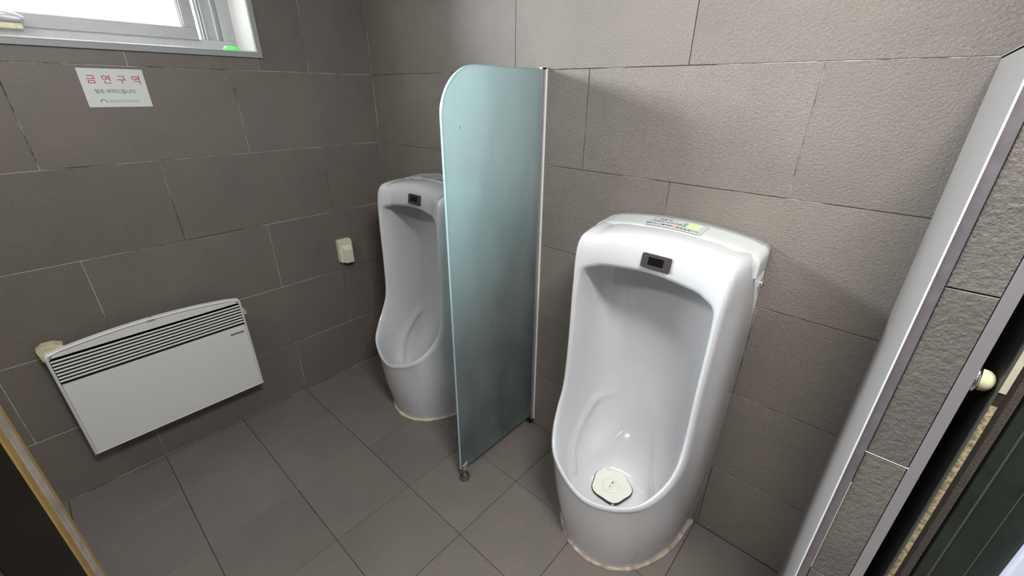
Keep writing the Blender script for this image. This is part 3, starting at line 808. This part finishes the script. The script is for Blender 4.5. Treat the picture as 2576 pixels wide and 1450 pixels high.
# ------------------------------------------------------------------ convector heater
hy0, hy1 = -1.378, -0.802
ht = empty('wall_heater', (0, -1.09, 0.2))
tag(ht, 'white electric convector heater with slatted top mounted low on the left wall', 'heater')
def hp(p): return (p[0] + 1.09, p[1] - 0.2)
def arc_z(y): t = (y + 1.09) / 0.288; return 0.6540 - 0.0235 * t * t
top = []
n = 24
out = [(hy1, 0.203), (hy1, arc_z(hy1) - 0.014)]
for i in range(6):
    a = math.radians(90 * i / 5); out.append((hy1 - 0.014 + 0.014 * math.cos(a), arc_z(hy1) - 0.014 + 0.014 * math.sin(a)))
for i in range(1, n): 
    y = hy1 - 0.014 + (hy0 - hy1 + 0.028) * i / n; out.append((y, arc_z(y)))
for i in range(6):
    a = math.radians(90 + 90 * i / 5); out.append((hy0 + 0.014 + 0.014 * math.cos(a), arc_z(hy0) - 0.014 + 0.014 * math.sin(a)))
out += [(hy0, arc_z(hy0) - 0.014), (hy0, 0.203)]
bm = bmesh.new(); prism(bm, [hp(p) for p in out], 0, 0.0775, 0.0850, 0.0)
shell = bm_obj('casing', bm, M_HEATD, ht)
box_obj('element_box', (0.020, hy0 + 0.05 + 1.09, 0.235 - 0.2), (0.0775, hy1 - 0.05 + 1.09, 0.615 - 0.2), M_HEATD, ht)
# side/top rim ring of white enamel: shell wall
bm = bmesh.new()
ins = 0.0045
cy, cz = -1.09, 0.43
o0 = [bm.verts.new((0.0772, hp(p)[0] * 1.003, hp(p)[1])) for p in out]
o1 = [bm.verts.new((0.0955, hp(p)[0] * 1.003, hp(p)[1])) for p in out]
def inset(p, d): return (p[0] - math.copysign(min(d, abs(p[0] - cy)), p[0] - cy) if abs(p[0] - cy) > 0.27 else p[0], p[1] - math.copysign(d, p[1] - cz))
o2 = [bm.verts.new((0.1000, *hp(inset(p, 0.0035)))) for p in out]
o3 = [bm.verts.new((0.0985, *hp(inset(p, 0.0070)))) for p in out]
o4 = [bm.verts.new((0.0900, *hp(inset(p, 0.0072)))) for p in out]
for A_, B_ in ((o0, o1), (o1, o2), (o2, o3), (o3, o4)):
    for i in range(len(out)):
        j = (i + 1) % len(out); bm.faces.new((A_[i], A_[j], B_[j], B_[i]))
bmesh.ops.recalc_face_normals(bm, faces=list(bm.faces))
bm_obj('rim', bm, M_HEAT, ht)
# upper fascia between the arch and the slots
bm = bmesh.new()
fa = [(hy1 - 0.0085, 0.6135), (hy0 + 0.0085, 0.6135)]
up = [(y, arc_z(y) - 0.0085) for y in [hy0 + 0.0085 + 0.012 + (hy1 - hy0 - 0.041) * i / 24 for i in range(25)]]
fa = [(hy1 - 0.0085, 0.6135), (hy1 - 0.0085, arc_z(hy1) - 0.02)] + up[::-1] + [(hy0 + 0.0085, arc_z(hy0) - 0.02), (hy0 + 0.0085, 0.6135)]
prism(bm, [hp(p) for p in fa], 0, 0.090, 0.0985, 0.0008)
bm_obj('top_fascia', bm, M_HEAT, ht)
pitch = (0.6135 - 0.5125) / 8
for i in range(7):
    z = 0.6135 - pitch * (i + 1) + 0.0
    bm = bmesh.new()
    prism(bm, [(0.0935, z - 0.0020 - 0.2), (0.0980, z - 0.0030 - 0.2), (0.0990, z - 0.0010 - 0.2), (0.0985, z + 0.0022 - 0.2), (0.0945, z + 0.0030 - 0.2)], 1, hy0 + 0.0085 + 1.09, hy1 - 0.0085 + 1.09)
    bm_obj('slat', bm, M_HEAT, ht)
box_obj('slat_base', (0.090, hy0 + 0.0085 + 1.09, 0.5028 - 0.2), (0.0985, hy1 - 0.0085 + 1.09, 0.5105 - 0.2), M_HEAT, ht, 0.0006)
box_obj('front_panel', (0.088, hy0 + 0.0078 + 1.09, 0.2105 - 0.2), (0.0990, hy1 - 0.0078 + 1.09, 0.5030 - 0.2), M_HEAT, ht, 0.0012)
bm = bmesh.new(); prism(bm, rrect(-0.012, -0.003, 0.012, 0.003, 0.0025), 0, 0, 0.003, 0.0006)
lt = bm_obj('latch', bm, M_ALU, ht); lt.location = (0.098, -0.003, arc_z(-1.09) - 0.006 - 0.2)
M_BADGE = mat('badge_letters', (0.30, 0.30, 0.29, 1), rough=0.5)
nb = box_obj('name_badge', (0.0985, -0.870 + 1.09, 0.4808 - 0.2), (0.0996, -0.821 + 1.09, 0.4872 - 0.2), mat('grey_badge', (0.05, 0.05, 0.048, 1), rough=0.4), ht)
text('STIEBEL ELTRON', 0.0048, M_BADGE, nb, frame((0.0998, -0.8455 + 1.09, 0.4840 - 0.2), (0, 1, 0), (0, 0, 1)), 'badge_lettering')
# wall brackets and the yellowed knobs that show at both ends
box_obj('wall_bracket', (-0.000, -1.30 + 1.09, 0.28 - 0.2), (0.022, -1.26 + 1.09, 0.55 - 0.2), M_HEATD, ht)
box_obj('wall_bracket', (-0.000, -0.92 + 1.09, 0.28 - 0.2), (0.022, -0.88 + 1.09, 0.55 - 0.2), M_HEATD, ht)
bm = bmesh.new(); prism(bm, [(-1.385 + 1.09, 0.600 - 0.2), (-1.325 + 1.09, 0.600 - 0.2), (-1.325 + 1.09, 0.640 - 0.2), (-1.345 + 1.09, 0.651 - 0.2), (-1.372 + 1.09, 0.652 - 0.2), (-1.389 + 1.09, 0.640 - 0.2)], 0, 0.035, 0.0765, 0.004)
bm_obj('control_housing', bm, M_YEL, ht)
bm = bmesh.new(); prism(bm, [(-0.802 + 1.09, 0.545 - 0.2), (-0.786 + 1.09, 0.540 - 0.2), (-0.783 + 1.09, 0.553 - 0.2), (-0.792 + 1.09, 0.575 - 0.2), (-0.802 + 1.09, 0.590 - 0.2)], 0, 0.045, 0.070, 0.003)
bm_obj('side_clip', bm, M_YEL, ht)

# ------------------------------------------------------------------ cream wall switch
sw = empty('wall_switch', (0, -0.277, 0.684))
tag(sw, 'cream plastic switch box with a wedge-shaped cover, left of the corner urinal', 'switch')
bm = bmesh.new(); prism(bm, rrect(-0.037, -0.060, 0.037, 0.060, 0.010), 0, 0.0, 0.012, 0.003); bm_obj('back_plate', bm, M_YEL, sw)
bm = bmesh.new(); prism(bm, rrect(-0.034, -0.060, 0.036, 0.057, 0.009), 0, 0.010, 0.024, 0.004); bm_obj('cover', bm, M_CREAM, sw)
bm = bmesh.new()
b0 = [(-0.022, -0.058), (0.028, -0.058), (0.028, 0.030), (-0.022, 0.030)]
lo = [bm.verts.new((0.022, *p)) for p in b0]
hi = [bm.verts.new(v) for v in ((0.046, -0.014, -0.058), (0.046, 0.024, -0.058), (0.046, 0.024, 0.010), (0.046, -0.014, 0.010))]
bm.faces.new(hi)
for i in range(4): bm.faces.new((lo[i], lo[(i + 1) % 4], hi[(i + 1) % 4], hi[i]))
bmesh.ops.recalc_face_normals(bm, faces=list(bm.faces))
bmesh.ops.bevel(bm, geom=list(bm.edges), offset=0.0012, segments=2, affect='EDGES')
bm_obj('wedge_cover', bm, M_CREAM, sw)
box_obj('bottom_tab', (0.012, 0.004, -0.064), (0.030, 0.024, -0.057), M_CREAM, sw, 0.001)

# ------------------------------------------------------------------ no smoking sign
sg = empty('paper_sign', (0.0, -0.9495, 1.418))
tag(sg, 'small pale paper notice with red Korean headline stuck below the window', 'sign')
hw, hh = 0.0815, 0.0565
pl = box_obj('sheet', (0.0002, -hw, -hh), (0.0012, hw, hh), M_PAPER, sg, 0.0002)
def stext(body, size, m, y, z, sx=1.0): text(body, size, m, pl, frame((0.00135, y, z), (0, 1, 0), (0, 0, 1)), 'print', sx)
for k, chh in enumerate('금연구역'): stext(chh, 0.0275, M_RED, -0.0545 + 0.0378 * k, 0.0235)
stext('협조 부탁드립니다.', 0.0135, M_INK, -0.003, -0.0105)
stext('(주)한국스카우트연맹', 0.0088, M_GINK, 0.009, -0.0400)
bm = bmesh.new()   # the little house-shaped mark
ln = [(-0.0065, -0.004), (-0.0085, 0.000), (-0.0040, 0.0050), (0.0000, 0.0050), (0.0055, 0.0005), (0.0055, -0.004)]
for a, b in zip(ln, ln[1:]):
    a, b = Vector((0, *a)), Vector((0, *b)); t = (b - a).normalized(); nrm = Vector((0, -t.z, t.y)) * 0.0008
    v = [bm.verts.new(p) for p in (a - nrm, b - nrm, b + nrm, a + nrm)]; bm.faces.new(v)
lg = bm_obj('emblem', bm, M_INK, pl); lg.location = (0.00145, -0.0405, -0.0385)

# small dark scratch and spots on the divider glass
M_SCR = mat('dark_scuff', (0.06, 0.09, 0.09, 1), rough=0.6)
def gpt(y, z): return (0.0050, y + 0.22, z)
bm = bmesh.new(); tube(bm, [gpt(-0.308, 0.620), gpt(-0.290, 0.628), gpt(-0.276, 0.640), gpt(-0.268, 0.655), gpt(-0.267, 0.668)], [0.0003, 0.0006, 0.0009, 0.0009, 0.0003], 6)
bm_obj('scratch', bm, M_SCR, gd)
bm = bmesh.new(); tube(bm, [gpt(-0.385, 1.330), gpt(-0.383, 1.322)], [0.002, 0.002], 8)
bm_obj('spot', bm, mat('pale_scuff', (0.25, 0.33, 0.34, 1), rough=0.6), gd)
bm = bmesh.new(); tube(bm, [gpt(-0.030, 0.112), gpt(-0.050, 0.104)], [0.0018, 0.0006], 6)
bm_obj('scuff', bm, M_SCR, gd)
bm = bmesh.new(); tube(bm, [gpt(-0.330, 0.190), gpt(-0.331, 0.170)], [0.0004, 0.0010], 6)
bm_obj('scuff', bm, M_SCR, gd)
